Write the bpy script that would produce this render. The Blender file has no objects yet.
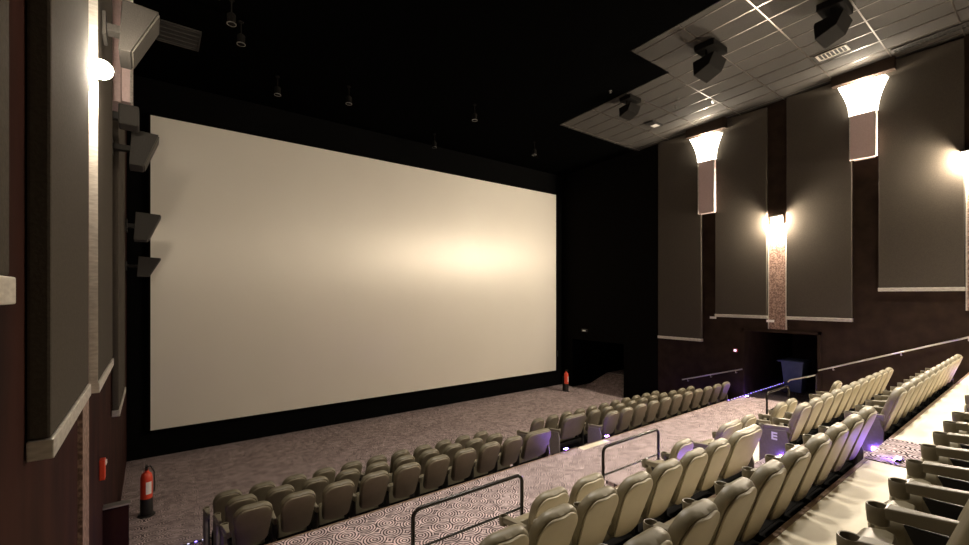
import bpy, bmesh, math, random
from mathutils import Vector, Matrix
random.seed(7)
S = bpy.context.scene
COL = S.collection
PI = math.pi

# ------------------------------------------------------------------ materials
def principled(name, col, rough=0.6, metal=0.0, spec=0.5):
    m = bpy.data.materials.new(name); m.use_nodes = True
    b = m.node_tree.nodes['Principled BSDF']
    b.inputs['Base Color'].default_value = (*col, 1)
    b.inputs['Roughness'].default_value = rough
    b.inputs['Metallic'].default_value = metal
    b.inputs['Specular IOR Level'].default_value = spec
    return m

def noisy(name, col, col2, scale=8, rough=0.6, bump=0.0, stretch=(1, 1, 1), metal=0.0, spec=0.5, detail=4, lo=.35, hi=.65):
    m = principled(name, col, rough, metal, spec)
    nt = m.node_tree; N = nt.nodes; L = nt.links; b = N['Principled BSDF']
    tc = N.new('ShaderNodeTexCoord'); mp = N.new('ShaderNodeMapping'); mp.inputs['Scale'].default_value = stretch
    nz = N.new('ShaderNodeTexNoise'); nz.inputs['Scale'].default_value = scale; nz.inputs['Detail'].default_value = detail
    rp = N.new('ShaderNodeValToRGB')
    rp.color_ramp.elements[0].color = (*col, 1); rp.color_ramp.elements[1].color = (*col2, 1)
    rp.color_ramp.elements[0].position = lo; rp.color_ramp.elements[1].position = hi
    L.new(tc.outputs['Object'], mp.inputs['Vector']); L.new(mp.outputs['Vector'], nz.inputs['Vector'])
    L.new(nz.outputs['Fac'], rp.inputs['Fac']); L.new(rp.outputs['Color'], b.inputs['Base Color'])
    if bump:
        bp = N.new('ShaderNodeBump'); bp.inputs['Strength'].default_value = bump; bp.inputs['Distance'].default_value = 0.02
        L.new(nz.outputs['Fac'], bp.inputs['Height']); L.new(bp.outputs['Normal'], b.inputs['Normal'])
    return m

def emissive(name, col, strength):
    m = bpy.data.materials.new(name); m.use_nodes = True
    nt = m.node_tree; nt.nodes.clear()
    e = nt.nodes.new('ShaderNodeEmission'); o = nt.nodes.new('ShaderNodeOutputMaterial')
    e.inputs['Color'].default_value = (*col, 1); e.inputs['Strength'].default_value = strength
    nt.links.new(e.outputs[0], o.inputs['Surface'])
    return m

def carpet_mat():
    m = principled('ring_carpet', (.3, .25, .24), 0.95, 0, .1)
    nt = m.node_tree; N = nt.nodes; L = nt.links; b = N['Principled BSDF']
    tc = N.new('ShaderNodeTexCoord')
    v = N.new('ShaderNodeTexVoronoi'); v.voronoi_dimensions = '2D'; v.inputs['Scale'].default_value = 3.6
    v.inputs['Randomness'].default_value = 0.28
    mu = N.new('ShaderNodeMath'); mu.operation = 'MULTIPLY'; mu.inputs[1].default_value = 46
    si = N.new('ShaderNodeMath'); si.operation = 'SINE'
    nz = N.new('ShaderNodeTexNoise'); nz.inputs['Scale'].default_value = 30; nz.inputs['Detail'].default_value = 6
    ad = N.new('ShaderNodeMath'); ad.operation = 'MULTIPLY_ADD'; ad.inputs[1].default_value = 1.6; ad.inputs[2].default_value = -.8
    s2 = N.new('ShaderNodeMath'); s2.operation = 'ADD'
    mr = N.new('ShaderNodeMapRange'); mr.inputs['From Min'].default_value = -1; mr.inputs['From Max'].default_value = 1
    rp = N.new('ShaderNodeValToRGB')
    rp.color_ramp.elements[0].color = (.06, .042, .045, 1); rp.color_ramp.elements[0].position = .25
    rp.color_ramp.elements[1].color = (.64, .51, .505, 1); rp.color_ramp.elements[1].position = .62
    L.new(tc.outputs['Object'], v.inputs['Vector']); L.new(tc.outputs['Object'], nz.inputs['Vector'])
    L.new(v.outputs['Distance'], mu.inputs[0]); L.new(mu.outputs[0], si.inputs[0])
    L.new(nz.outputs['Fac'], ad.inputs[0]); L.new(si.outputs[0], s2.inputs[0]); L.new(ad.outputs[0], s2.inputs[1])
    L.new(s2.outputs[0], mr.inputs['Value']); L.new(mr.outputs[0], rp.inputs['Fac'])
    n2 = N.new('ShaderNodeTexNoise'); n2.inputs['Scale'].default_value = 8; n2.inputs['Detail'].default_value = 7; n2.inputs['Roughness'].default_value = .8
    r2 = N.new('ShaderNodeMapRange'); r2.inputs['From Min'].default_value = .3; r2.inputs['From Max'].default_value = .7
    r2.inputs['To Min'].default_value = .3; r2.inputs['To Max'].default_value = 1.5
    sep = N.new('ShaderNodeSeparateColor'); r3 = N.new('ShaderNodeMapRange'); r3.inputs['To Min'].default_value = .88; r3.inputs['To Max'].default_value = 1.08
    L.new(v.outputs['Color'], sep.inputs[0]); L.new(sep.outputs[0], r3.inputs['Value'])
    m3 = N.new('ShaderNodeMath'); m3.operation = 'MULTIPLY'
    mx = N.new('ShaderNodeMix'); mx.data_type = 'RGBA'; mx.blend_type = 'MULTIPLY'; mx.inputs['Factor'].default_value = 1
    L.new(tc.outputs['Object'], n2.inputs['Vector']); L.new(n2.outputs['Fac'], r2.inputs['Value'])
    L.new(rp.outputs['Color'], mx.inputs['A']); L.new(r2.outputs[0], m3.inputs[0]); L.new(r3.outputs[0], m3.inputs[1]); L.new(m3.outputs[0], mx.inputs['B']); L.new(mx.outputs['Result'], b.inputs['Base Color'])
    return m

WARM = (1.0, .85, .66)
M = dict(
    carpet=carpet_mat(),
    concrete=noisy('cream_concrete', (.66, .59, .45), (.78, .71, .56), 2.5, .55),
    riser=noisy('riser_paint', (.035, .026, .018), (.06, .045, .03), 6, .7),
    nosing=principled('brown_nosing', (.20, .13, .09), .5),
    wall=noisy('maroon_wall', (.016, .0045, .003), (.036, .011, .007), 3, .9, .15, (1, 1, .35), spec=.15),
    rwall=noisy('brown_wall', (.024, .015, .0105), (.036, .023, .016), 3, .92, .05, spec=.12),
    black=principled('black_drape', (.004, .0035, .003), .95, 0, .05),
    masking=principled('black_masking', (.003, .003, .003), .95, 0, .03),
    fabric=noisy('olive_grey_fabric', (.064, .055, .044), (.076, .065, .052), 60, .95, .1, spec=.1),
    granite=noisy('granite', (.13, .075, .055), (.36, .24, .19), 26, .45, .1, detail=8, lo=.42, hi=.6),
    trim=noisy('brushed_aluminium', (.55, .52, .47), (.72, .69, .63), 14, .4, 0, (1, 1, 4), .6),
    steel=principled('steel', (.55, .53, .50), .3, .9),
    tile=noisy('ceiling_tile', (.027, .023, .018), (.035, .030, .024), 40, .9, .08),
    tbar=principled('tbar_metal', (.20, .175, .15), .28, .8),
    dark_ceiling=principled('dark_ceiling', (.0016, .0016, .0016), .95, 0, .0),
    leather=noisy('olive_leather', (.21, .18, .115), (.25, .215, .14), 12, .42, .05),
    matte=principled('matte_black', (.010, .009, .008), .95, 0, .05),
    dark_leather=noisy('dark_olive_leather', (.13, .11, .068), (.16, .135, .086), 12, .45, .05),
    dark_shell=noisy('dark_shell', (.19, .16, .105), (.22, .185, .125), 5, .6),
    shell=noisy('beige_shell', (.49, .43, .30), (.53, .465, .33), 5, .55),
    arm=principled('olive_plastic', (.19, .165, .115), .38),
    cup=principled('cup_black', (.012, .010, .008), .5),
    leg=principled('black_iron', (.012, .011, .010), .5),
    endp=noisy('end_panel', (.16, .14, .12), (.19, .165, .14), 30, .8),
    letter=principled('white_paint', (.85, .85, .85), .6),
    rail=principled('black_rail', (.018, .014, .012), .25),
    speaker=noisy('speaker_grey', (.030, .027, .023), (.045, .041, .036), 80, .8, .1),
    grille=noisy('speaker_grille', (.05, .045, .036), (.08, .072, .06), 160, .8, .2),
    white_metal=noisy('vent_white', (.55, .5, .44), (.7, .65, .58), 20, .5),
    darkvent=principled('vent_dark', (.02, .018, .015), .7),
    bin=noisy('blue_bin', (.11, .16, .29), (.13, .19, .33), 8, .5),
    red=principled('red_paint', (.75, .07, .03), .35),
    white=principled('white_label', (.85, .82, .78), .5),
    body=noisy('sconce_body', (.62, .47, .45), (.68, .53, .51), 40, .4),
    bulb=emissive('bulb_glow', WARM, 4300),
    dimbulb=emissive('dim_bulb_glow', WARM, 500),
    downlight=emissive('downlight_glow', (1, .91, .78), 12),
    shade=emissive('shade_glow', (1, .90, .74), 6),
    inner=emissive('uplight_glow', WARM, 650),
    led=emissive('purple_led', (.22, .10, 1.0), 140),
    ledstrip=emissive('purple_strip', (.25, .15, 1.0), 7),
    ledwhite=emissive('white_led', (.75, .7, 1.0), 1.6),
)
def screen_mat():
    m = noisy('silver_screen', (.84, .79, .69), (.88, .83, .73), .25, .46, 0)
    b = m.node_tree.nodes['Principled BSDF']
    b.inputs['Metallic'].default_value = .14
    b.inputs['Roughness'].default_value = .44
    b.inputs['Anisotropic'].default_value = .75
    tg = m.node_tree.nodes.new('ShaderNodeTangent'); tg.direction_type = 'UV_MAP'; tg.uv_map = 'uv'
    m.node_tree.links.new(tg.outputs['Tangent'], b.inputs['Tangent'])
    b.inputs['Specular IOR Level'].default_value = .5
    return m
M['screen'] = screen_mat()

# ------------------------------------------------------------------ mesh helper
class MB:
    def __init__(s): s.v = []; s.f = []; s.sm = []
    def add(s, verts, faces, smooth=False):
        o = len(s.v); s.v += [tuple(p) for p in verts]
        for f in faces: s.f.append(tuple(i + o for i in f)); s.sm.append(smooth)
        return s
    def box(s, x0, x1, y0, y1, z0, z1):
        return s.add([(x, y, z) for x in (x0, x1) for y in (y0, y1) for z in (z0, z1)],
                     [(0, 1, 3, 2), (4, 6, 7, 5), (0, 4, 5, 1), (2, 3, 7, 6), (0, 2, 6, 4), (1, 5, 7, 3)])
    def prism(s, pts, a0, a1, axis):   # pts in the two other axes (ordered), extruded along axis
        n = len(pts)
        def mk(p, a):
            q = [p[0], p[1]]; q.insert(axis, a); return q
        vs = [mk(p, a0) for p in pts] + [mk(p, a1) for p in pts]
        fs = [tuple(range(n)), tuple(range(2 * n - 1, n - 1, -1))]
        fs += [(i, i + n, (i + 1) % n + n, (i + 1) % n) for i in range(n)]
        return s.add(vs, fs)
    def lathe(s, prof, c=(0, 0, 0), n=20, smooth=True, caps=True):   # prof: (r,z)
        vs = []; fs = []
        for r, z in prof:
            for k in range(n):
                a = 2 * PI * k / n
                vs.append((c[0] + r * math.cos(a), c[1] + r * math.sin(a), c[2] + z))
        for i in range(len(prof) - 1):
            for k in range(n):
                fs.append((i * n + k, i * n + (k + 1) % n, (i + 1) * n + (k + 1) % n, (i + 1) * n + k))
        s.add(vs, fs, smooth)
        if caps:
            o = len(prof) - 1
            s.add(vs[:n], [tuple(range(n - 1, -1, -1))]); s.add(vs[o * n:], [tuple(range(n))])
        return s
    def tube(s, pts, r, n=10):
        pts = [Vector(p) for p in pts]; vs = []; fs = []; up = None
        for i, p in enumerate(pts):
            d = (pts[min(i + 1, len(pts) - 1)] - pts[max(i - 1, 0)]).normalized()
            a = d.orthogonal().normalized() if up is None else (up - up.dot(d) * d).normalized()
            up = a; b = d.cross(a)
            for k in range(n):
                t = 2 * PI * k / n; vs.append(p + r * (math.cos(t) * a + math.sin(t) * b))
        for i in range(len(pts) - 1):
            for k in range(n):
                fs.append((i * n + k, i * n + (k + 1) % n, (i + 1) * n + (k + 1) % n, (i + 1) * n + k))
        s.add(vs, fs, True)
        s.add(vs[:n], [tuple(range(n - 1, -1, -1))]); s.add(vs[-n:], [tuple(range(n))])
        return s
    def sphere(s, c, r, nu=14, nv=8, sz=1.0):
        prof = [(max(r * math.sin(PI * j / nv), 1e-4), -r * sz * math.cos(PI * j / nv)) for j in range(nv + 1)]
        return s.lathe(prof, c, nu, True, True)
    def mesh(s, name, mat, bevel=0):
        me = bpy.data.meshes.new(name); me.from_pydata(s.v, [], s.f); me.update()
        bm = bmesh.new(); bm.from_mesh(me)
        bmesh.ops.remove_doubles(bm, verts=bm.verts, dist=1e-5)
        bmesh.ops.recalc_face_normals(bm, faces=bm.faces)
        if bevel:
            ed = [e for e in bm.edges if len(e.link_faces) == 2 and e.calc_face_angle(0) > .6]
            bmesh.ops.bevel(bm, geom=ed, offset=bevel, segments=2, affect='EDGES', profile=.6)
        bm.to_mesh(me); bm.free()
        me.materials.append(mat)
        if s.sm and (any(s.sm)):
            for p in me.polygons: p.use_smooth = True
            try: me.set_sharp_from_angle(angle=math.radians(40))
            except Exception: pass
        return me
    def build(s, name, mat, parent=None, loc=None, bevel=0):
        return obj(name, s.mesh(name, mat, bevel), parent, loc)

def obj(name, me, parent=None, loc=None):
    o = bpy.data.objects.new(name, me); COL.objects.link(o)
    if parent: o.parent = parent
    if loc: o.location = loc
    return o
def tag(o, label, cat, group=None):
    o['label'] = label; o['category'] = cat
    if group: o['group'] = group
    return o
def thing(name, label, cat, loc=(0, 0, 0), group=None, rz=0):
    o = bpy.data.objects.new(name, None); COL.objects.link(o); o.location = loc; o.rotation_euler = (0, 0, rz)
    o.empty_display_size = .1
    return tag(o, label, cat, group)
def struct(name, mb, mat, bevel=0):
    o = mb.build(name, mat, None, None, bevel); o['kind'] = 'structure'; return o

ORD = ['first', 'second', 'third', 'fourth', 'fifth', 'sixth', 'seventh', 'eighth', 'ninth', 'tenth', 'eleventh', 'twelfth', 'thirteenth']
# ------------------------------------------------------------------ the setting
XL, XR, YS, YB = -.445, 14.6, 13.5, -6.0
def zc(y): return 5.9 - .05 * y
ZF, ZC, ZB, ZA = -3.1, -3.65, -3.83, -3.97
PLAT = [(-.75, .10, -1.28), (.10, 1.25, -1.715), (1.25, 2.25, -2.14), (2.25, 3.2, -2.525), (3.2, 4.2, -2.98)]

struct('floor_front', MB().box(XL - .3, XR + 4, 7.55, YS + .3, ZA - .2, ZA), M['carpet'])
struct('floor_second_row', MB().box(XL, XR, 6.95, 7.55, ZA - .2, ZB), M['carpet'])
struct('floor_third_row', MB().box(XL, XR, 5.97, 6.95, ZA - .2, ZC), M['carpet'])
struct('floor_cross_aisle', MB().box(XL, XR + 4, 4.2, 5.97, ZA - .2, ZF), M['carpet'])
for k, (y0, y1, z) in enumerate(PLAT):
    nm = ['camera_platform', 'near_platform', 'cream_platform', 'upper_platform', 'railing_platform'][k]
    struct('floor_' + nm, MB().box(XL, XR, y0, y1, -4.2, z), M['concrete'])
    if k: struct('trim_riser_' + nm, MB().box(XL, XR, y1, y1 + .012, (PLAT[k + 1][2] if k < 4 else ZF), z - .05), M['riser'])
    if k: struct('trim_nosing_' + nm, MB().box(XL, XR, y1 - .022, y1 + .014, z - .045, z + .005), M['nosing'])
struct('trim_aisle_edge', MB().box(XL, XR, 5.955, 5.985, ZF - .05, ZF + .004), M['nosing'])
struct('floor_back', MB().box(XL, XR, YB, -.75, -4.2, -.86), M['concrete'])
# stepped centre stair, carpeted
st = MB()
for k in range(1, 5):
    y0, y1, z = PLAT[k]
    zn = PLAT[k + 1][2] if k < 4 else ZF
    st.box(5.96, 7.04, y0, y1 + .012, z, z + .008)
    st.box(5.96, 7.04, y1 + .012, y1 + .34, zn + .008, (z + zn) / 2)
struct('floor_centre_stair', st, M['carpet'])
struct('floor_lower_stair', MB().box(6.6, 8.1, 5.985, 6.3, ZC, -3.38).box(6.9, 7.75, 5.80, 5.97, ZF, ZF + .004), M['concrete'])

# walls
struct('wall_left', MB().box(XL - .2, XL, YB, YS, -4.2, 7), M['wall'])
w = MB()
w.box(XR, XR + .2, YB, 4.08, -4.2, 7); w.box(XR, XR + .2, 5.94, 8.85, -4.2, 7); w.box(XR, XR + .2, 4.08, 5.94, -1.1, 7)
struct('wall_right', w, M['rwall'])
struct('wall_right_front', MB().box(XR, XR + .2, 8.85, 10.3, -4.2, 7).box(XR, XR + .2, 12.9, YS, -4.2, 7).box(XR, XR + .2, 10.3, 12.9, -1.9, 7), M['black'])
struct('wall_screen', MB().box(XL - .2, XR + 4, YS, YS + .2, -4.2, 7), M['masking'])
struct('wall_back', MB().box(XL - .2, XR + .2, YB - .2, YB, -4.2, 7), M['rwall'])
struct('wall_corridor', MB().box(XR + .2, XR + 4, 5.94, 6.14, -4.2, -.9).box(XR + .2, XR + 4, 3.9, 4.08, -4.2, -.9)
       .box(XR + 3.9, XR + 4.1, 3.9, 6.14, -4.2, -.9).box(XR + .2, XR + 4, 3.9, 6.14, -1.1, -.9), M['rwall'])
struct('trim_opening', MB().box(XR - .03, XR, 4.0, 4.08, ZF, -1.02).box(XR - .03, XR, 5.94, 6.02, ZF, -1.02).box(XR - .03, XR, 4.0, 6.02, -1.1, -1.02), M['rwall'])
struct('wall_exit_alcove', MB().box(XR + .2, XR + 4, 10.1, 10.3, -4.2, -1.8).box(XR + .2, XR + 4, 12.9, 13.1, -4.2, -1.8).box(XR + 3.9, XR + 4.1, 10.1, 13.1, -4.2, -1.8).box(XR + .2, XR + 4, 10.1, 13.1, -1.9, -1.8), M['black'])
struct('floor_exit_ramp', MB().prism([(XR - .15, ZA), (XR + 1.6, -3.45), (XR + 3.9, -3.45), (XR + 3.9, ZA - .1), (XR - .15, ZA - .1)], 10.31, 12.3, 1), M['carpet'])
struct('trim_ramp_nosing', MB().box(XR + 1.55, XR + 1.62, 10.4, 12.2, -3.45, -3.435), M['steel'])

# ceiling: tiled, sloping part, T-bar grid, black part over the screen
YT = 9.7
def slope_box(mb, x0, x1, y0, y1, dz0, dz1):
    return mb.add([(x, y, zc(y) + d) for x in (x0, x1) for y in (y0, y1) for d in (dz0, dz1)],
                  [(0, 1, 3, 2), (4, 6, 7, 5), (0, 4, 5, 1), (2, 3, 7, 6), (0, 2, 6, 4), (1, 5, 7, 3)])
ct = MB(); slope_box(ct, 8.8, XR + .2, YB, 6.0, 0, .15); slope_box(ct, 10.4, XR + .2, 6.0, YT, 0, .15)
struct('ceiling_tiles', ct, M['tile'])
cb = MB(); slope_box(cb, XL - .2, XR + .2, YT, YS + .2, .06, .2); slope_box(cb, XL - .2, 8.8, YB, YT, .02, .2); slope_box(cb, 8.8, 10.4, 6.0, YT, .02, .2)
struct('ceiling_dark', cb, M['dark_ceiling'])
g = MB()
x = 14.4
while x > 8.8:
    slope_box(g, x - .012, x + .012, YB, YT if x > 10.4 else 6.0, -.008, .01); x -= .6
y = 9.6
while y > YB:
    slope_box(g, 10.4 if y > 6 else 8.8, XR, y - .012, y + .012, -.007, .009); y -= 1.18
struct('ceiling_grid', g, M['tbar'])

# acoustic wall panels (each a thing: panel + aluminium bottom trim)
def panel(side, y0, y1, zb, label, mat='fabric', side_trim=False):
    if side == 'l': x0, x1 = XL + .005, XL + .085
    else: x0, x1 = XR - .12, XR - .005
    zt = zc(y1) - .01
    t = thing('acoustic_panel', label, 'wall panel', ((x0 + x1) / 2, (y0 + y1) / 2, zb), 'acoustic panels along the side walls')
    cx, cy = (x0 + x1) / 2, (y0 + y1) / 2
    MB().box(x0 - cx, x1 - cx, y0 - cy, y1 - cy, .09, zt - zb).build('fabric_panel', M[mat], t, bevel=.012)
    e = .012
    MB().box(x0 - cx - (0 if side == 'l' else e), x1 - cx + (e if side == 'l' else 0), y0 - cy - e, y1 - cy + e, 0, .088).build('bottom_trim', M['trim'], t, bevel=.006)
    if side_trim: MB().box(x0 - cx, x1 - cx, y0 - cy - .012, y0 - cy - .001, .09, zt - zb - .01).build('side_trim', M['trim'], t)
    return t
panel('l', -1.0, 2.06, -.03, 'dark fabric wall panel cut off by the left edge of the picture')
panel('l', 2.80, 4.36, -.745, 'large dark olive fabric panel with slanting silver bottom trim, on the left wall')
panel('l', 5.08, 6.95, -.85, 'olive fabric panel just beyond the left wall lamp', side_trim=True)
panel('l', 8.30, 10.3, -1.76, 'narrow dark fabric panel on the left wall nearest the screen')
panel('r', 7.23, 8.78, -1.54, 'lowest hanging grey fabric panel on the right wall, nearest the screen')
panel('r', 5.30, 6.78, -.70, 'grey fabric panel left of the glowing lamp above the dark doorway')
panel('r', 3.32, 4.79, -.70, 'grey fabric panel right of the glowing lamp above the dark doorway')
panel('r', 1.34, 2.79, .09, 'grey fabric panel above the handrail near the right edge')

# granite pilasters under the wall lamps
def pilaster(side, y0, y1, zb, zt, label):
    x0, x1 = (XL, XL + .03) if side == 'l' else (XR - .05, XR)
    cx, cy = (x0 + x1) / 2, (y0 + y1) / 2
    t = thing('wall_pilaster', label, 'pilaster', (cx, cy, zb), 'granite pilasters under the wall lamps')
    MB().box(x0 - cx, x1 - cx, y0 - cy, y1 - cy, 0, zt - zb).build('granite_face', M['granite'], t)
    e = .012 if side == 'l' else -.012
    for yy in ((y0, y1) if side == 'r' else ()):
        MB().box(min(x0, x1 + e) - cx if side == 'l' else x0 + e - cx, (x1 + e if side == 'l' else x1) - cx, yy - cy - .012, yy - cy + .012, 0, zt - zb).build('edge_trim', M['trim'], t)
pilaster('l', 4.60, 5.04, -3.0, 1.75, 'rough granite strip running down the left wall below the lamp')
pilaster('r', 4.82, 5.27, -1.0, 2.05, 'granite strip below the bright lamp above the dark doorway')
pilaster('r', .80, 1.31, -.35, 2.95, 'granite strip below the bright lamp at the right edge')

# wall lamps with bare glowing globe
def wall_lamp(side, y, z, label, bulb='bulb', rb=.085, added_hood=True):
    xw = XL + .03 if side == 'l' else XR - .05
    d = 1 if side == 'l' else -1
    t = thing('wall_lamp', label, 'lamp', (xw, y, z), 'glowing globe lamps on the side walls')
    MB().box(min(0, d * .02), max(0, d * .02), -.16, .16, -.16, .16).build('back_plate', M['steel'], t, bevel=.005)
    MB().tube([(d * .02, 0, -.11), (d * .05, 0, -.14), (d * .075, 0, -.06)], .014).build('bracket', M['steel'], t)
    if added_hood: MB().prism([(0, .17), (d * .03, .19), (d * .24, .125), (d * .24, .11), (0, .15)], -.16, .16, 1).build('added_hood', M['steel'], t)  # steel cap added to keep the globe's light off the ceiling
    MB().sphere((d * .10, 0, -.02), rb).build('bulb', M[bulb], t)
wall_lamp('l', 4.75, 1.86, 'bright glowing globe lamp on the left wall', 'dimbulb', .075, False)
wall_lamp('r', 5.05, 2.14, 'bright glowing globe lamp on the right wall above the dark doorway')
wall_lamp('r', 1.22, 3.05, 'bright glowing globe lamp cut by the right edge of the picture')

# flared sconces
def sconce(side, y, zb, zs, zt, label):
    xw = XL if side == 'l' else XR
    d = 1 if side == 'l' else -1
    t = thing('wall_sconce', label, 'sconce', (xw, y, zb), 'flared column sconces on the side walls')
    h = zs - zb; H = zt - zb
    def hexa(hw, dep): return [(d * .004, -.205), (d * .135, -.205), (d * .15, -hw), (d * dep, -hw * .93), (d * dep, hw * .93), (d * .15, hw), (d * .135, .205), (d * .004, .205)]
    def loft(secs):
        mb = MB(); vs = []
        for hw, dep, z in secs: vs += [(px, py, z) for px, py in hexa(hw, dep)]
        n = len(secs); fs = []
        for i in range(n - 1):
            for k in range(8): fs.append((i * 8 + k, i * 8 + (k + 1) % 8, (i + 1) * 8 + (k + 1) % 8, (i + 1) * 8 + k))
        mb.add(vs, fs); return mb, vs
    mb, vs = loft([(.28, .24, 0), (.28, .24, h)])
    mb.add(vs[:8], [tuple(range(8))]); mb.add(vs[8:], [tuple(range(8))])
    mb.build('column_body', M['body'], t)
    for s in (-1, 1):
        MB().box(min(d * .235, d * .255), max(d * .235, d * .255), s * .25 - .012, s * .25 + .012, 0, h).build('edge_trim', M['trim'], t)
    secs = []
    for i in range(7):
        u = i / 6; fl = u ** 1.8
        secs.append((.29 + .20 * fl, .25 + .16 * fl, h + .01 + (H - h) * u))
    mb, vs = loft(secs); mb.build('lamp_shade', M['shade'], t)
    MB().sphere((d * .18, 0, H - .06), .08, 10, 6).build('bulb', M['inner'], t)
    # bulkhead over it
    hk = thing('ceiling_bulkhead', label.replace('sconce', 'bulkhead over the sconce').replace('glowing ', 'dark '), 'bulkhead', (xw, y, zt + .12), 'bulkheads over the sconces')
    yy = .62
    hb = MB()
    x0, x1 = (.13, .33) if d == 1 else (-.33, -.13)
    hb.add([(px, py, (0 if q == 0 else zc(y + py) - zt - .125)) for px in (x0, x1) for py in (-yy, yy) for q in (0, 1)],
           [(0, 1, 3, 2), (4, 6, 7, 5), (0, 4, 5, 1), (2, 3, 7, 6), (0, 2, 6, 4), (1, 5, 7, 3)])
    hb.build('box', M['rwall'], hk)
sconce('r', 7.02, 2.66, 4.35, 5.12, 'glowing flared sconce high on the right wall, the farther of two')
sconce('r', 3.08, 3.47, 4.60, 5.35, 'glowing flared sconce high on the right wall, the nearer of two')
sconce('l', 7.75, 2.55, 4.35, 5.12, 'glowing flared sconce on the left wall behind the big speaker')

# the screen
sc_t = thing('cinema_screen', 'huge pale silver cinema screen filling the front wall', 'screen', (7.08, YS - .06, -3.3))
def screen_mesh():
    mb = MB(); nx, nz = 24, 12; x0, x1, z0, z1 = -7.07, 7.07, 0, 7.68
    vs = []; fs = []
    for i in range(nx + 1):
        for j in range(nz + 1):
            vs.append((x0 + (x1 - x0) * i / nx, 0, z0 + (z1 - z0) * j / nz))
    for i in range(nx):
        for j in range(nz):
            a = i * (nz + 1) + j; fs.append((a, a + nz + 1, a + nz + 2, a + 1))
    mb.add(vs, fs, True)
    mb.box(x0, x1, .005, .03, z0, z1)
    return mb
sf = screen_mesh().build('screen_fabric', M['screen'], sc_t)
uv = sf.data.uv_layers.new(name='uv')
for lp in sf.data.loops:
    p = sf.data.vertices[lp.vertex_index].co; uv.data[lp.index].uv = (p.x / 15 + .5, p.z / 15)
fr = MB()
fr.box(-7.12, -7.07, -.03, .05, -.05, 7.73); fr.box(7.07, 7.12, -.03, .05, -.05, 7.73)
fr.box(-7.12, 7.12, -.03, .05, -.05, 0); fr.box(-7.12, 7.12, -.03, .05, 7.68, 7.73)
fr.build('screen_frame', M['masking'], sc_t)

# ------------------------------------------------------------------ theatre seats
TH = math.radians(19)
UPV = Vector((0, -math.sin(TH), math.cos(TH))); NRM = Vector((0, math.cos(TH), math.sin(TH)))
def pad(w, H, rt, rb, th, base, up, nrm, bulge=.012, taper=.052, out=.012, nx=14, nt=16, inset=0):
    """rounded upholstered slab: w wide, H tall, th thick; rear face at base"""
    ts = []
    for k in range(6): ts.append(rb - rb * math.cos(PI / 2 * k / 5) if rb > 0 else 0)
    n2 = 4
    for k in range(1, n2): ts.append(rb + (H - rt - rb) * k / n2)
    for k in range(8): ts.append(H - rt + rt * math.sin(PI / 2 * k / 7))
    def hw(t):
        a = w / 2 - taper * (1 - t / H)
        if t < rb: return a - rb + math.sqrt(max(0, rb * rb - (rb - t) ** 2))
        if t > H - rt: return a - rt + math.sqrt(max(0, rt * rt - (t - H + rt) ** 2))
        return a
    nT = len(ts)
    def P(x, t, d): return base + Vector((x, 0, 0)) + up * t + nrm * d
    mb = MB(); rear = []; front = []
    for t in ts:
        h = hw(t)
        rear.append([P(h * (2 * j / nx - 1), t, -bulge * (1 - (2 * j / nx - 1) ** 2)) for j in range(nx + 1)])
        front.append([P(h * (2 * j / nx - 1) * .96, H / 2 + (t - H / 2) * .97, th + .016 * (1 - (2 * j / nx - 1) ** 2) * (1 - (2 * t / H - 1) ** 4)) for j in range(nx + 1)])
    def grid(g):
        vs = [p for r in g for p in r]; n = nx + 1
        mb.add(vs, [(i * n + j, i * n + j + 1, (i + 1) * n + j + 1, (i + 1) * n + j) for i in range(nT - 1) for j in range(nx)], True)
    grid(rear); grid(front)
    loopi = [(0, j) for j in range(nx + 1)] + [(i, nx) for i in range(1, nT)] + [(nT - 1, j) for j in range(nx - 1, -1, -1)] + [(i, 0) for i in range(nT - 2, 0, -1)]
    c = base + up * (H / 2)
    R = [rear[i][j] for i, j in loopi]; F = [front[i][j] for i, j in loopi]
    def ring(d, out):
        o = []
        for i, j in loopi:
            t = ts[i]; h = hw(t); xx = h * (2 * j / nx - 1)
            v = Vector((xx / (w / 2), (t - H / 2) / (H / 2)));
            if v.length > 0: v.normalize()
            o.append(P(xx + v.x * out, t + v.y * out, d))
        return o
    rings = [R, ring(.25 * th, out), ring(.65 * th, out), ring(.9 * th, out * .4), F]
    n = len(loopi)
    vs = [p for r in rings for p in r]
    mb.add(vs, [(a * n + k, a * n + (k + 1) % n, (a + 1) * n + (k + 1) % n, (a + 1) * n + k) for a in range(4) for k in range(n)], True)
    return mb
HT = .98          # seat-back top above the floor
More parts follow.
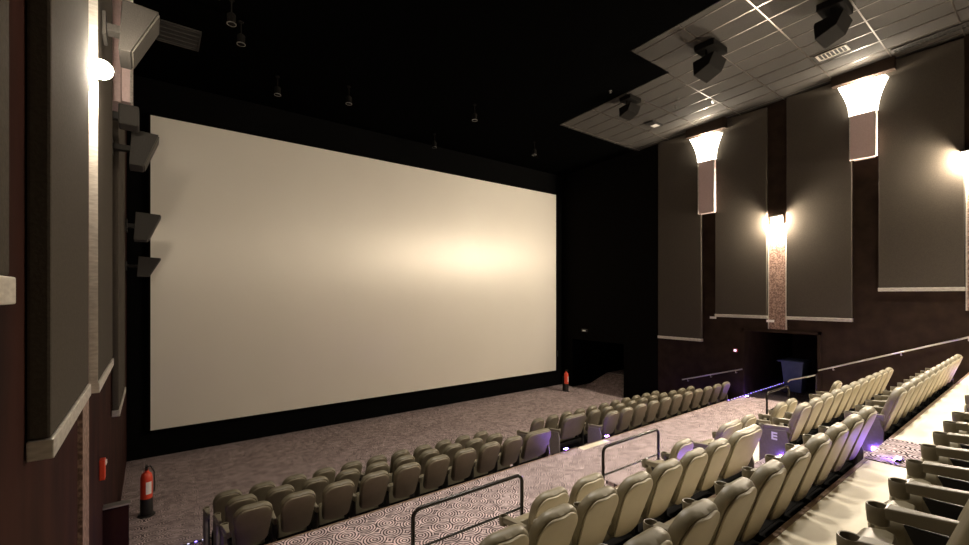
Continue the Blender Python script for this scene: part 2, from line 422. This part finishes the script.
def make_seat_meshes(w, pitch, low):
    d = {}
    H = .57
    base = Vector((0, -.035, HT - .037)) - UPV * H + NRM * .02
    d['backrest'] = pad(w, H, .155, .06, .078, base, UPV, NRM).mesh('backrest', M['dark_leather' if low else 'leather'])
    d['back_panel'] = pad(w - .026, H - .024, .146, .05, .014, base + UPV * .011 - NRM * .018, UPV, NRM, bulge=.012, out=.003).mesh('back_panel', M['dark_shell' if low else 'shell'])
    a = math.radians(80)   # tipped-up seat
    up2 = Vector((0, math.cos(a), math.sin(a))); n2 = Vector((0, math.sin(a), -math.cos(a)))
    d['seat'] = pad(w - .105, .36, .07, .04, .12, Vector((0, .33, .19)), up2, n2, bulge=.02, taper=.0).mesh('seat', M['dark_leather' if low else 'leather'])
    d['seat_pan'] = pad(w - .15, .29, .05, .03, .012, Vector((0, .33, .19)) + up2 * .035 + n2 * .142, up2, n2, bulge=.0, taper=0, out=.002).mesh('seat_pan', M['shell'])
    # armrest: tapered bar, hollow cup holder at its front end
    zt = .62
    out = [(-.02, .12), (.02, .12), (.030, .28), (.043, .44), (-.043, .44), (-.030, .28)]
    mb = MB(); vs = []
    for px, py in out: vs.append((px, py, zt + .045 - .085 * py))
    for px, py in out: vs.append((px * .8, py, zt - .045 - .02 * py))
    n = 6
    mb.add(vs, [(0, 1, 2, 5), (5, 2, 3, 4), (6, 11, 8, 7), (11, 10, 9, 8)] + [(i, (i + 1) % n, (i + 1) % n + n, i + n) for i in range(n)])
    d['armrest'] = mb.mesh('armrest', M['arm'], .010)
    mb = MB().lathe([(.036, -.095), (.044, -.09), (.050, -.03), (.050, 0), (.047, .004), (.041, .002), (.040, -.02), (.036, -.08), (.001, -.08)], (0, .47, zt - .003), 20)
    d['cup_holder'] = mb.mesh('cup_holder', M['arm'])
    d['cup_liner'] = MB().lathe([(.0402, -.004), (.0396, -.02), (.0355, -.078), (.001, -.078)], (0, .47, zt - .003), 20, True, False).mesh('cup_liner', M['cup'])
    # pedestal under each armrest
    prof = [(.12, 0), (.38, 0), (.38, .03), (.31, .07), (.32, .45), (.37, zt - .06), (.20, zt - .055), (.20, .3), (.19, .07), (.12, .03)]
    d['pedestal'] = MB().prism(prof, -.022, .022, 0).mesh('pedestal', M['leg'], .004)
    d['seat_frame'] = MB().box(-w / 2 + .012, w / 2 - .012, .22, .30, .10, .30).box(-w / 2 + .03, w / 2 - .03, .16, .22, .22, .30).mesh('seat_frame', M['matte'], .008)
    d['end_panel'] = MB().prism([(.12, .05), (.50, .05), (.50, .48), (.46, .56), (.16, .60), (.12, .45)], -.018, .018, 0).mesh('end_panel', M['endp'], .005)
    d['aisle_light'] = MB().box(-.008, .008, -.05, .05, -.018, .018).mesh('aisle_light', M['led'])
    d['pitch'] = pitch
    return d
KITS = {}
def kit(w, pitch, low):
    k = (w, round(pitch, 3), low)
    if k not in KITS: KITS[k] = make_seat_meshes(w, pitch, low)
    return KITS[k]
PROTO = {}
def copy_tree(o, parent=None):
    c = o.copy(); COL.objects.link(c); c.parent = parent
    for ch in list(o.children): copy_tree(ch, c)
    return c
def letter_mb(ch):
    mb = MB(); h = .11; t = .024; w = .075
    mb.box(-.002, .002, w / 2 - t, w / 2, 0, h)
    if ch == 'E':
        for z in (0, (h - t) / 2, h - t): mb.box(-.002, .002, -w / 2, w / 2 - t, z, z + t)
    else:
        mb.box(-.002, .002, -w / 2 + .02, w / 2 - t, 0, t); mb.box(-.002, .002, -w / 2 + .02, w / 2 - t, h - t, h); mb.box(-.002, .002, -w / 2, -w / 2 + t, .018, h - .018)
    return mb
def seat(x, y, z, label, group, w=.455, pitch=.5, left_end=False, right_end=False, led_l=False, led_r=False, letter=None, extra_arm=False):
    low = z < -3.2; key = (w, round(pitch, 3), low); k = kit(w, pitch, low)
    half = max(pitch, w + .045) / 2
    if key not in PROTO:
        t = thing('theatre_seat', label, 'seat', (x, y, z), group)
        b = obj('backrest', k['backrest'], t); obj('back_panel', k['back_panel'], b)
        s = obj('seat', k['seat'], t); obj('seat_pan', k['seat_pan'], s); obj('seat_frame', k['seat_frame'], t)
        a = obj('armrest', k['armrest'], t, (-half, 0, 0)); c = obj('cup_holder', k['cup_holder'], a); obj('pedestal', k['pedestal'], t, (-half, 0, 0))
        PROTO[key] = t; first = True
        base = t
    else:
        base = copy_tree(PROTO[key]); base.location = (x, y, z); tag(base, label, 'seat', group)
        for ch in list(base.children):      # the prototype may already carry its row-end pieces
            if ch.name.split('.')[0] == 'end_panel' or ch.get('extra'):
                for g2 in list(ch.children):
                    bpy.data.objects.remove(g2)
                bpy.data.objects.remove(ch)
    def end(sx, led, let):
        xx = sx * (half + .025)
        e = obj('end_panel', k['end_panel'], base, (xx, 0, 0))
        if led: obj('aisle_light', k['aisle_light'], e, (sx * .026, .18, .22))
        if let:
            l = letter_mb(let).build('letter', M['letter'], e, (sx * .021, .30, .44))
            l['label'] = 'white letter ' + let
    if right_end or extra_arm:
        a = obj('armrest', k['armrest'], base, (half, 0, 0)); obj('cup_holder', k['cup_holder'], a); p = obj('pedestal', k['pedestal'], base, (half, 0, 0))
        a['extra'] = 1; p['extra'] = 1
    if left_end: end(-1, led_l, letter)
    if right_end: end(1, led_r, None)
    return base
def row(xs, y, z, rowname, side, group, **kw):
    ends = kw.pop('ends', (True, True)); letter = kw.pop('letter', None); leds = kw.pop('leds', (False, False))
    n = len(xs); wides = kw.pop('wides', {})
    for i, x in enumerate(xs):
        if side == 'left': lab = f'{ORD[i]} seat from the left in the left section of the {rowname}'
        else: lab = f'{ORD[i]} seat right of the centre aisle in the {rowname}'
        k2 = dict(kw)
        if i in wides: k2['w'] = wides[i]; k2['pitch'] = wides[i] + .05; lab = lab.replace(' seat ', ' wide seat ', 1)
        seat(x, y, z, lab, group, left_end=(i == 0 and ends[0]), right_end=(i == n - 1 and ends[1]), led_l=leds[0], led_r=leds[1], letter=(letter if i == 0 else None), **k2)
# front block
row([.95 + .485 * i for i in range(11)], 7.70, ZA, 'front row', 'left', 'front row seats', w=.40, pitch=.485, leds=(False, False))
row([7.51 + .507 * i for i in range(11)], 7.68, ZA, 'front row', 'right', 'front row seats', w=.41, pitch=.507, leds=(False, True))
row([1.04 + .513 * i for i in range(10)], 7.04, ZB, 'second row', 'left', 'second row seats', w=.42, pitch=.513, leds=(False, False))
row([8.1] + [8.84 + .516 * i for i in range(10)], 7.03, ZB, 'second row', 'right', 'second row seats', w=.42, pitch=.516, leds=(False, True), wides={0: .80})
row([1.06 + .551 * i for i in range(9)] + [6.12], 6.25, ZC, 'third row', 'left', 'third row seats', w=.465, pitch=.551, leds=(True, False), wides={9: .70})
row([8.49 + .563 * i for i in range(11)], 6.25, ZC, 'third row', 'right', 'third row seats', w=.465, pitch=.56, leds=(False, False))
# upper block
GD = 'seats in the short row behind the railings'
ZD = -2.98
seat(3.29, 3.15, ZD, 'left seat of the pair just right of the nearest black railing', GD, w=.50, pitch=.56)
seat(3.89, 3.15, ZD, 'right seat of the pair just right of the nearest black railing', GD, w=.50, pitch=.56, extra_arm=True)
seat(5.89, 3.15, ZD, 'single seat washed in purple light just right of the middle railing', GD, w=.46, pitch=.5, right_end=True, led_r=True)
seat(7.32, 3.15, ZD, 'wide seat behind the purple letter D panel, right of the centre aisle', GD, w=.72, pitch=.77, left_end=True, led_l=True, letter='D')
seat(7.98, 3.15, ZD, 'narrow seat touching the wide seat behind the letter D panel', GD, w=.455, pitch=.5, extra_arm=True)
seat(9.37, 3.15, ZD, 'left seat of the pair standing just right of the farthest railing', GD, w=.455, pitch=.5)
seat(9.88, 3.15, ZD, 'right seat of the pair standing just right of the farthest railing', GD, w=.455, pitch=.5, extra_arm=True)
seat(12.75, 3.15, ZD, 'lone seat near the right wall, below the end of the wall handrail', GD, w=.455, pitch=.5, right_end=True, led_r=True)
row([1.86 + .498 * i for i in range(7)] + [5.53], 2.2, -2.525, 'row behind the railings', 'left', 'seats in the row lettered E', wides={7: .76}, leds=(False, True))
row([7.46 + .507 * i for i in range(11)], 2.22, -2.525, 'row behind the railings', 'right', 'seats in the row lettered E', leds=(True, True), letter='E', pitch=.507)
row([1.42 + .5 * i for i in range(10)], 1.2, -2.14, 'row before the cream walkway', 'left', 'seats in the row before the cream walkway', leds=(False, True))
row([7.5 + .509 * i for i in range(11)], 1.22, -2.14, 'row before the cream walkway', 'right', 'seats in the row before the cream walkway', leds=(True, True), pitch=.509)
row([2.78 + .494 * i for i in range(7)], .115, -1.715, 'nearest row', 'left', 'seats in the nearest row', pitch=.494, leds=(False, False), ends=(False, True))
row([7.33 + .45 * i for i in range(8)], .135, -1.715, 'nearest row', 'right', 'seats in the nearest row', w=.41, pitch=.45, leds=(False, False), ends=(True, False))

# ------------------------------------------------------------------ railings and handrails
def railing(x0, x1, label):
    t = thing('guard_railing', label, 'railing', ((x0 + x1) / 2, 3.93, ZD), 'black guard railings by the cross aisle')
    h = .83; w = (x1 - x0) / 2; r = .022; c = .09
    pts = [(-w, 0, 0), (-w, 0, h - c)]
    for k in range(1, 6):
        a = PI / 2 * k / 6; pts.append((-w + c - c * math.cos(a), 0, h - c + c * math.sin(a)))
    pts += [(-w + c, 0, h), (w - c, 0, h)]
    for k in range(1, 6):
        a = PI / 2 * k / 6; pts.append((w - c + c * math.sin(a), 0, h - c + c * math.cos(a)))
    pts += [(w, 0, h - c), (w, 0, 0)]
    MB().tube(pts, r).build('hoop', M['rail'], t)
    MB().tube([(-w, 0, h * .52), (w, 0, h * .52)], .014).build('middle_rail', M['rail'], t)
    for s in (-1, 1): MB().lathe([(.05, 0), (.05, .012), (.025, .02)], (s * w, 0, 0), 14).build('foot_plate', M['rail'], t)
railing(2.09, 3.55, 'nearest black guard railing, at the bottom centre of the picture')
railing(5.09, 6.49, 'middle black guard railing beside the purple lit seat')
railing(10.76, 12.02, 'farthest black guard railing, by the dark doorway')

def handrail(pts, label, brk, wallx, d):
    o = pts[0]
    t = thing('handrail', label, 'handrail', o, 'wall handrails')
    loc = [Vector(p) - Vector(o) for p in pts]
    MB().tube(loc, .021).build('rail', M['steel'], t)
    for f in brk:
        p = loc[0].lerp(loc[-1], f)
        wx = wallx - o[0]
        MB().tube([(wx, p.y, p.z - .08), (p.x, p.y, p.z - .08), (p.x, p.y, p.z - .015)], .011, 8).build('bracket', M['steel'], t)
handrail([(XR - .09, 4.05, -2.06), (XR - .09, -1.5, .18)], 'long steel handrail climbing the right wall beside the seats', (.06, .3, .5, .8), XR, -1)
handrail([(XR - .09, 7.9, -2.90), (XR - .09, 5.98, -2.28)], 'short steel handrail on the right wall left of the dark doorway', (.1, .5, .9), XR, -1)
t = thing('low_partition', 'low dark partition with a pale cap standing against the left wall', 'partition', (XL, 6.84, ZC))
MB().box(.002, .24, 0, .10, 0, 1.12).build('panel', M['wall'], t)
MB().box(.002, .255, -.012, .112, 1.12, 1.14).build('cap', M['steel'], t)
t = thing('post_railing', 'short sloping rail on a post beside the blue bin', 'railing', (14.2, 4.0, ZF))
MB().tube([(0, 0, 0), (0, 0, .98)], .022).build('post', M['rail'], t)
MB().tube([(0, 0, .96), (0, .62, .72), (0, .66, .66)], .02).build('rail', M['steel'], t)

# ------------------------------------------------------------------ speakers on the left wall
def wall_speaker(y, z, label, xt=.06, xb=-.14, h=.48, dep=.42, bx=0):
    t = thing('wall_speaker', label, 'speaker', (XL, y, z), 'surround speakers on the left wall')
    x0 = .24
    prof = [(x0, h), (xt - XL, h - .02), (xb - XL, .0), (x0 - .03, .0)]
    MB().prism(prof, 0, dep, 1).build('cabinet', M['speaker'], t, bevel=.008)
    # grille on the slanted front, facing the seats
    a = Vector((xt - XL, 0, h - .02)); b = Vector((xb - XL, 0, 0)); n = Vector((a.z - b.z, 0, b.x - a.x)).normalized()
    g = MB(); q = [a.lerp(b, .04), a.lerp(b, .96)]
    vs = []
    for dd in (.003, .016):
        for p in q:
            for yy in (.02, dep - .02): vs.append((p.x + n.x * dd, yy, p.z + n.z * dd))
    g.add(vs, [(0, 1, 3, 2), (4, 6, 7, 5), (0, 4, 5, 1), (2, 3, 7, 6), (0, 2, 6, 4), (1, 5, 7, 3)])
    g.build('grille', M['grille'], t)
    MB().box(bx + .03, .27, dep * .35, dep * .65, h * .45, h * .6).box(bx, bx + .03, dep * .2, dep * .8, h * .3, h * .75).build('bracket', M['speaker'], t, bevel=.004)
wall_speaker(5.3, 2.28, 'large grey wedge speaker beside the left wall lamp', .07, -.15, bx=.09)
wall_speaker(7.9, 1.83, 'grey wedge speaker at the upper left corner of the screen', .10, -.08, .5)
wall_speaker(10.1, 1.0, 'upper of the two dark wedge speakers overlapping the screen edge', .16, -.04, .5, bx=.09)
wall_speaker(12.6, .42, 'lower of the two dark wedge speakers overlapping the screen edge', .20, -.03, .45)
t = thing('junction_box', 'small dark box on the left wall above the second wedge speaker', 'box', (XL, 7.3, 2.20))  # wall junction box on its own bracket, separate from the speakers
MB().box(.12, .33, 0, .3, 0, .26).build('housing', M['speaker'], t, bevel=.02)
MB().box(0, .13, .1, .2, .08, .16).build('bracket', M['leg'], t)

DL = [720, 1050, 1250, 1080]
# recessed ceiling downlights over the upper seats
for i, (px, py) in enumerate([(4.2, 3.9), (6.8, 3.6), (8.5, 1.0), (11.6, .3)]):
    zz0 = zc(py) - (-.02 if px < 8.8 else .012)
    t = thing('ceiling_downlight', ORD[i] + ' recessed ceiling downlight from the left above the upper seats', 'light', (px, py, zz0), 'ceiling downlights')
    MB().lathe([(.19, -.002), (.24, -.002), (.24, -.02), (.19, -.03)], n=20, caps=False).build('trim_ring', M['white_metal'], t)
    MB().lathe([(.19, -.006), (.001, -.006)], n=20, caps=False).build('lens', M['downlight'], t)
    ld = bpy.data.lights.new('downlight_lamp', 'SPOT'); ld.energy = DL[i]; ld.color = (1, .91, .79); ld.spot_size = math.radians(84); ld.spot_blend = .8; ld.shadow_soft_size = .3
    lo = bpy.data.objects.new('downlight_lamp', ld); COL.objects.link(lo); lo.parent = t; lo.location = (0, 0, -.16)

# hanging ceiling speakers
def ceiling_speaker(x, y, label, s=1.0):
    t = thing('ceiling_speaker', label, 'speaker', (x, y, zc(y) - .012), 'speakers hung from the tiled ceiling')
    MB().box(-.33 * s, .33 * s, -.22 * s, .22 * s, -.14 * s, 0).build('mount_box', M['matte'], t, bevel=.02)
    MB().tube([(-.22 * s, 0, -.14 * s), (-.22 * s, 0, -.3 * s), (.22 * s, 0, -.3 * s), (.22 * s, 0, -.14 * s)], .02 * s, 8).build('yoke', M['matte'], t)
    MB().prism([(-.22 * s, -.28 * s), (.26 * s, -.34 * s), (.24 * s, -.66 * s), (-.10 * s, -.52 * s)], -.3 * s, .3 * s, 0).build('cabinet', M['matte'], t, bevel=.015)
    MB().prism([(.262 * s, -.355 * s), (.275 * s, -.355 * s), (.255 * s, -.645 * s), (.243 * s, -.645 * s)], -.27 * s, .27 * s, 0).build('grille', M['matte'], t)
ceiling_speaker(10.15, 4.85, 'black speaker hung from the ceiling tiles, the middle of three')
ceiling_speaker(10.84, 2.75, 'black speaker hung from the ceiling tiles, the one nearest the top edge')
ceiling_speaker(10.73, 7.35, 'black speaker hung from the ceiling tiles, the farthest and dimmest', .8)

# ceiling vents and fittings
def vent(name, x0, x1, y0, y1, label, slats, along='y', group=None, mats=('white_metal', 'darkvent'), dz=.012):
    cx, cy = (x0 + x1) / 2, (y0 + y1) / 2; hx, hy = (x1 - x0) / 2, (y1 - y0) / 2
    t = thing(name, label, 'vent', (cx, cy, zc(cy) - dz), group)
    def zz(y): return -.05 * y
    def sb(xa, xb, ya, yb, d0, d1):
        return MB().add([(x, y, zz(y) + d) for x in (xa, xb) for y in (ya, yb) for d in (d0, d1)],
                        [(0, 1, 3, 2), (4, 6, 7, 5), (0, 4, 5, 1), (2, 3, 7, 6), (0, 2, 6, 4), (1, 5, 7, 3)])
    sb(-hx, hx, -hy, hy, -.004, .008).build('backing', M[mats[1]], t)
    f = .022; fr = MB()
    for q in ((-hx, -hx + f, -hy, hy), (hx - f, hx, -hy, hy), (-hx, hx, -hy, -hy + f), (-hx, hx, hy - f, hy)):
        m2 = sb(*q, -.02, 0); fr.add(m2.v, m2.f)
    fr.build('frame', M[mats[0]], t)
    for k in range(slats):
        u = (k + .5) / slats
        if along == 'x': yy = -hy + 2 * hy * u; q = (-hx + f, hx - f, yy - .008, yy + .008)
        else: xx = -hx + 2 * hx * u; q = (xx - .008, xx + .008, -hy + f, hy - f)
        sb(*q, -.018, -.003).build('slat', M[mats[0]], t)
vent('ceiling_vent', 12.66, 13.0, 3.0, 3.6, 'small slatted ceiling vent beside the nearer glowing sconce', 8, 'x')
vent('ceiling_slot_vent', 13.86, 14.12, .3, 2.46, 'long dark slot vent in the ceiling along the right wall', 30, 'x', mats=('speaker', 'darkvent'))
vent('ceiling_louvre', .1, .85, 10.7, 11.5, 'dark louvred grille on the black ceiling above the screen corner', 5, 'x', mats=('speaker', 'darkvent'), dz=-.035)
t = thing('emergency_light', 'small square ceiling light left of the farther glowing sconce', 'light', (12.85, 7.95, zc(7.95) - .012))
MB().box(-.3, .3, -.15, .15, -.04, 0).build('housing', M['leg'], t, bevel=.01)
MB().box(-.02, .2, -.10, .10, -.05, -.04).build('lens', M['white'], t)
for i, (px, py) in enumerate([(12.3, 6.9), (12.9, 6.1), (9.9, 7.4), (11.9, 6.6)]):
    t = thing('sprinkler_head', ['tiny ceiling sprinkler beyond the square ceiling light', 'tiny ceiling sprinkler nearest the farther sconce', 'tiny ceiling sprinkler near the dark end of the tiles', 'tiny ceiling sprinkler below the middle hung speaker'][i], 'sprinkler', (px, py, zc(py) - .012), 'ceiling sprinklers')
    MB().lathe([(.04, 0), (.04, -.008), (.012, -.012), (.012, -.05), (.03, -.054), (.03, -.058)], n=12).build('head', M['steel'], t)

# small dark fixtures hung from the black ceiling in front of the screen
for i, (px, py) in enumerate([(1.2, 9.3), (1.45, 9.95), (2.5, 11.7), (4.1, 11.2), (7.4, 10.2), (7.5, 12.6), (10.8, 11.3)]):
    zt = zc(py) + (.06 if py > YT else .02)
    t = thing('hanging_fixture', ORD[i] + ' small dark fixture from the left, hung above the screen', 'fixture', (px, py, zt), 'dark fixtures above the screen')
    MB().lathe([(.05, -.02), (.05, 0)], n=12).build('ceiling_plate', M['matte'], t)
    MB().tube([(0, 0, -.01), (0, 0, -.25)], .012, 8).build('stem', M['matte'], t)
    MB().lathe([(.03, -.46), (.07, -.45), (.075, -.28), (.04, -.25)], n=16).build('can', M['matte'], t)
    MB().lathe([(.072, -.455), (.079, -.455), (.079, -.44), (.072, -.44)], n=16, caps=False).build('rim', M['steel'], t)

# ------------------------------------------------------------------ small things
def extinguisher(x, y, label):
    t = thing('fire_extinguisher', label, 'fire extinguisher', (x, y, ZA), 'fire extinguishers on floor stands')
    MB().lathe([(.13, 0), (.13, .02), (.03, .035), (.025, .05)], n=18).build('stand_base', M['leg'], t)
    MB().box(-.09, .07, .09, .12, .03, .62).build('stand_back', M['leg'], t)
    MB().lathe([(.09, .03), (.095, .05), (.095, .30), (.09, .32)], n=18).build('stand_cup', M['leg'], t)
    b = MB().lathe([(.085, .20), (.09, .22), (.09, .68), (.075, .75), (.03, .79), (.028, .83)], n=20).build('cylinder', M['red'], t)
    lb = MB(); vs = []; fs = []
    for k in range(9):
        a = -PI / 2 - .1 + 1.0 * k / 8 
        for z in (.40, .62): vs.append((.0915 * math.cos(a), .0915 * math.sin(a), z))
    for k in range(8): fs.append((2 * k, 2 * k + 2, 2 * k + 3, 2 * k + 1))
    lb.add(vs, fs, True).build('paper_label', M['white'], b)
    MB().box(-.02, .02, -.09, .05, .83, .86).box(-.015, .015, -.10, .04, .88, .90).lathe([(.02, .82), (.02, .90)], n=10).build('valve_handle', M['leg'], t)
    MB().tube([(0, .04, .85), (.06, .06, .86), (.11, .04, .75), (.115, 0, .5), (.11, -.02, .42)], .011, 8).build('hose', M['leg'], t)
extinguisher(-.05, 10.0, 'red fire extinguisher standing at the left foot of the screen wall')
extinguisher(13.66, 12.4, 'red fire extinguisher standing right of the screen, far away')

t = thing('fire_alarm', 'small red alarm box on the left wall', 'alarm', (XL, 6.45, -2.04))
MB().box(0, .05, -.06, .06, 0, .22).build('box', M['red'], t, bevel=.008)
MB().box(.05, .062, -.05, .05, .16, .2).build('plate', M['white'], t)
t = thing('wall_indicator_light', 'small white light on the right wall left of the dark doorway', 'light', (XR, 6.2, -1.78))
MB().box(-.05, 0, -.06, .06, 0, .1).build('box', M['red'], t, bevel=.006)
MB().box(-.066, -.05, -.035, .035, .02, .08).build('lens', M['ledwhite'], t)
t = thing('exit_light', 'tiny pale light on the dark wall above the right exit ramp', 'light', (XR, 12.2, -1.55))
MB().box(-.06, 0, -.16, .16, 0, .12).build('housing', M['leg'], t, bevel=.008)
MB().box(-.07, -.06, -.08, .08, .02, .08).build('lens', M['white'], t)
t = thing('wall_plate', 'tiny pale plate on the black wall right of the screen', 'plate', (XR - .35, YS - .002, -2.72))
MB().box(-.07, .07, -.02, 0, 0, .28).build('plate', M['leg'], t)
MB().box(-.018, .018, -.026, -.02, .04, .24).build('toggle', M['white'], t)
for (yy, zz_, lab) in ((6.9, -1.12, 'small pale plate on the right wall between the two lowest panels'), (5.22, -.98, 'small pale plate on the right wall just above the dark doorway')):
    t = thing('wall_sign', lab, 'sign', (XR - .05 if yy < 6 else XR, yy, zz_ + .35 if yy > 6 else zz_ + .18), 'small pale plates on the right wall')
    MB().box(-.02, 0, -.10, .10, 0, .07).build('plate', M['white'], t)

# wheeled bin in the corridor
t = thing('wheeled_bin', 'blue wheeled bin standing inside the dark doorway', 'bin', (16.3, 5.15, ZF))
def taper(mb, a, b, z0, z1):
    vs = [(sx * a[0], sy * a[1], z0) for sx, sy in ((-1, -1), (1, -1), (1, 1), (-1, 1))] + [(sx * b[0], sy * b[1], z1) for sx, sy in ((-1, -1), (1, -1), (1, 1), (-1, 1))]
    return mb.add(vs, [(3, 2, 1, 0), (4, 5, 6, 7), (0, 1, 5, 4), (1, 2, 6, 5), (2, 3, 7, 6), (3, 0, 4, 7)])
taper(MB(), (.22, .22), (.29, .30), .05, .98).build('body', M['bin'], t, bevel=.015)
taper(MB(), (.32, .34), (.33, .35), .98, 1.02).build('rim', M['bin'], t, bevel=.008)
taper(MB(), (.31, .33), (.26, .28), 1.02, 1.06).build('lid', M['bin'], t, bevel=.01)
MB().tube([(-.25, .36, .98), (-.25, .42, 1.0), (.25, .42, 1.0), (.25, .36, .98)], .016, 8).build('handle', M['bin'], t)
for s in (-1, 1):
    wv = MB().lathe([(.02, -.02), (.09, -.025), (.10, -.015), (.10, .015), (.09, .025), (.02, .02)], n=16)
    wv.v = [(p[2] + s * .25, p[1] + .2, p[0] + .10) for p in wv.v]
    wv.build('wheel', M['leg'], t)

# purple step lights at the aisle ends of the rows
for px, py, pz, lab in [(6.60, 5.99, ZF + .004, 'purple step light behind the wide seat ending the left half of the third row'),
                        (7.90, 5.99, ZF + .004, 'purple step light at the panel starting the right half of the third row'),
                        (6.12, 2.95, -2.517, 'purple step light behind the single seat by the middle railing'),
                        (6.12, 1.02, -1.707, 'purple step light behind the last seat left of the aisle, beside the cream walkway'),
                        (12.98, 1.02, -1.715, 'purple step light at the right wall end of the cream walkway'),
                        (14.42, 5.80, ZF, 'purple step light at the right wall end of the third row')]:
    t = thing('step_light', lab, 'light', (px, py, pz), 'purple step lights')
    MB().box(-.05, .05, -.025, .025, 0, .03).build('housing', M['leg'], t, bevel=.004)
    MB().box(-.045, .045, -.012, .028, .008, .036).build('lens', M['led'], t)

# purple LED strips on step edges
t = thing('led_strip', 'purple rope light along the foot of the doorway wall', 'light strip', (16.0, 5.93, ZF))
MB().box(-2.6, 2.0, -.012, .012, 0, .02).build('channel', M['leg'], t)
for k in range(24):
    MB().box(-2.55 + .19 * k, -2.51 + .19 * k, -.016, -.002, .02, .03).build('diode', M['ledwhite' if k % 2 else 'ledstrip'], t)
t = thing('led_strip', 'purple rope light across the floor at the lower left', 'light strip', (.35, 8.42, ZA))
MB().box(-.6, .45, -.012, .012, 0, .015).build('channel', M['leg'], t)
for k in range(10):
    MB().box(-.58 + .1 * k, -.55 + .1 * k, -.014, .002, .015, .022).build('diode', M['ledwhite' if k % 2 else 'ledstrip'], t)

# ------------------------------------------------------------------ camera and view
F_PX, HY = 440.0, 295.0
ang = math.atan2(334.5, 440.0)
cam = bpy.data.cameras.new('camera'); co = bpy.data.objects.new('camera', cam); COL.objects.link(co)
cam.sensor_width = 36; cam.lens = F_PX / 969 * 36; cam.shift_y = (HY - 272.5) / 969
cam.clip_start = .05
co.location = (0, 0, 0); co.rotation_euler = (PI / 2, 0, -ang)
S.camera = co
wd = bpy.data.worlds.new('world'); S.world = wd; wd.use_nodes = True
wd.node_tree.nodes['Background'].inputs['Color'].default_value = (0, 0, 0, 1)
S.view_settings.view_transform = 'Standard'; S.view_settings.look = 'None'
S.view_settings.exposure = 0.5; S.view_settings.gamma = 1
S.view_settings.use_curve_mapping = False
S.cycles.use_denoising = True
S.cycles.max_bounces = 8
S.cycles.sample_clamp_indirect = 6
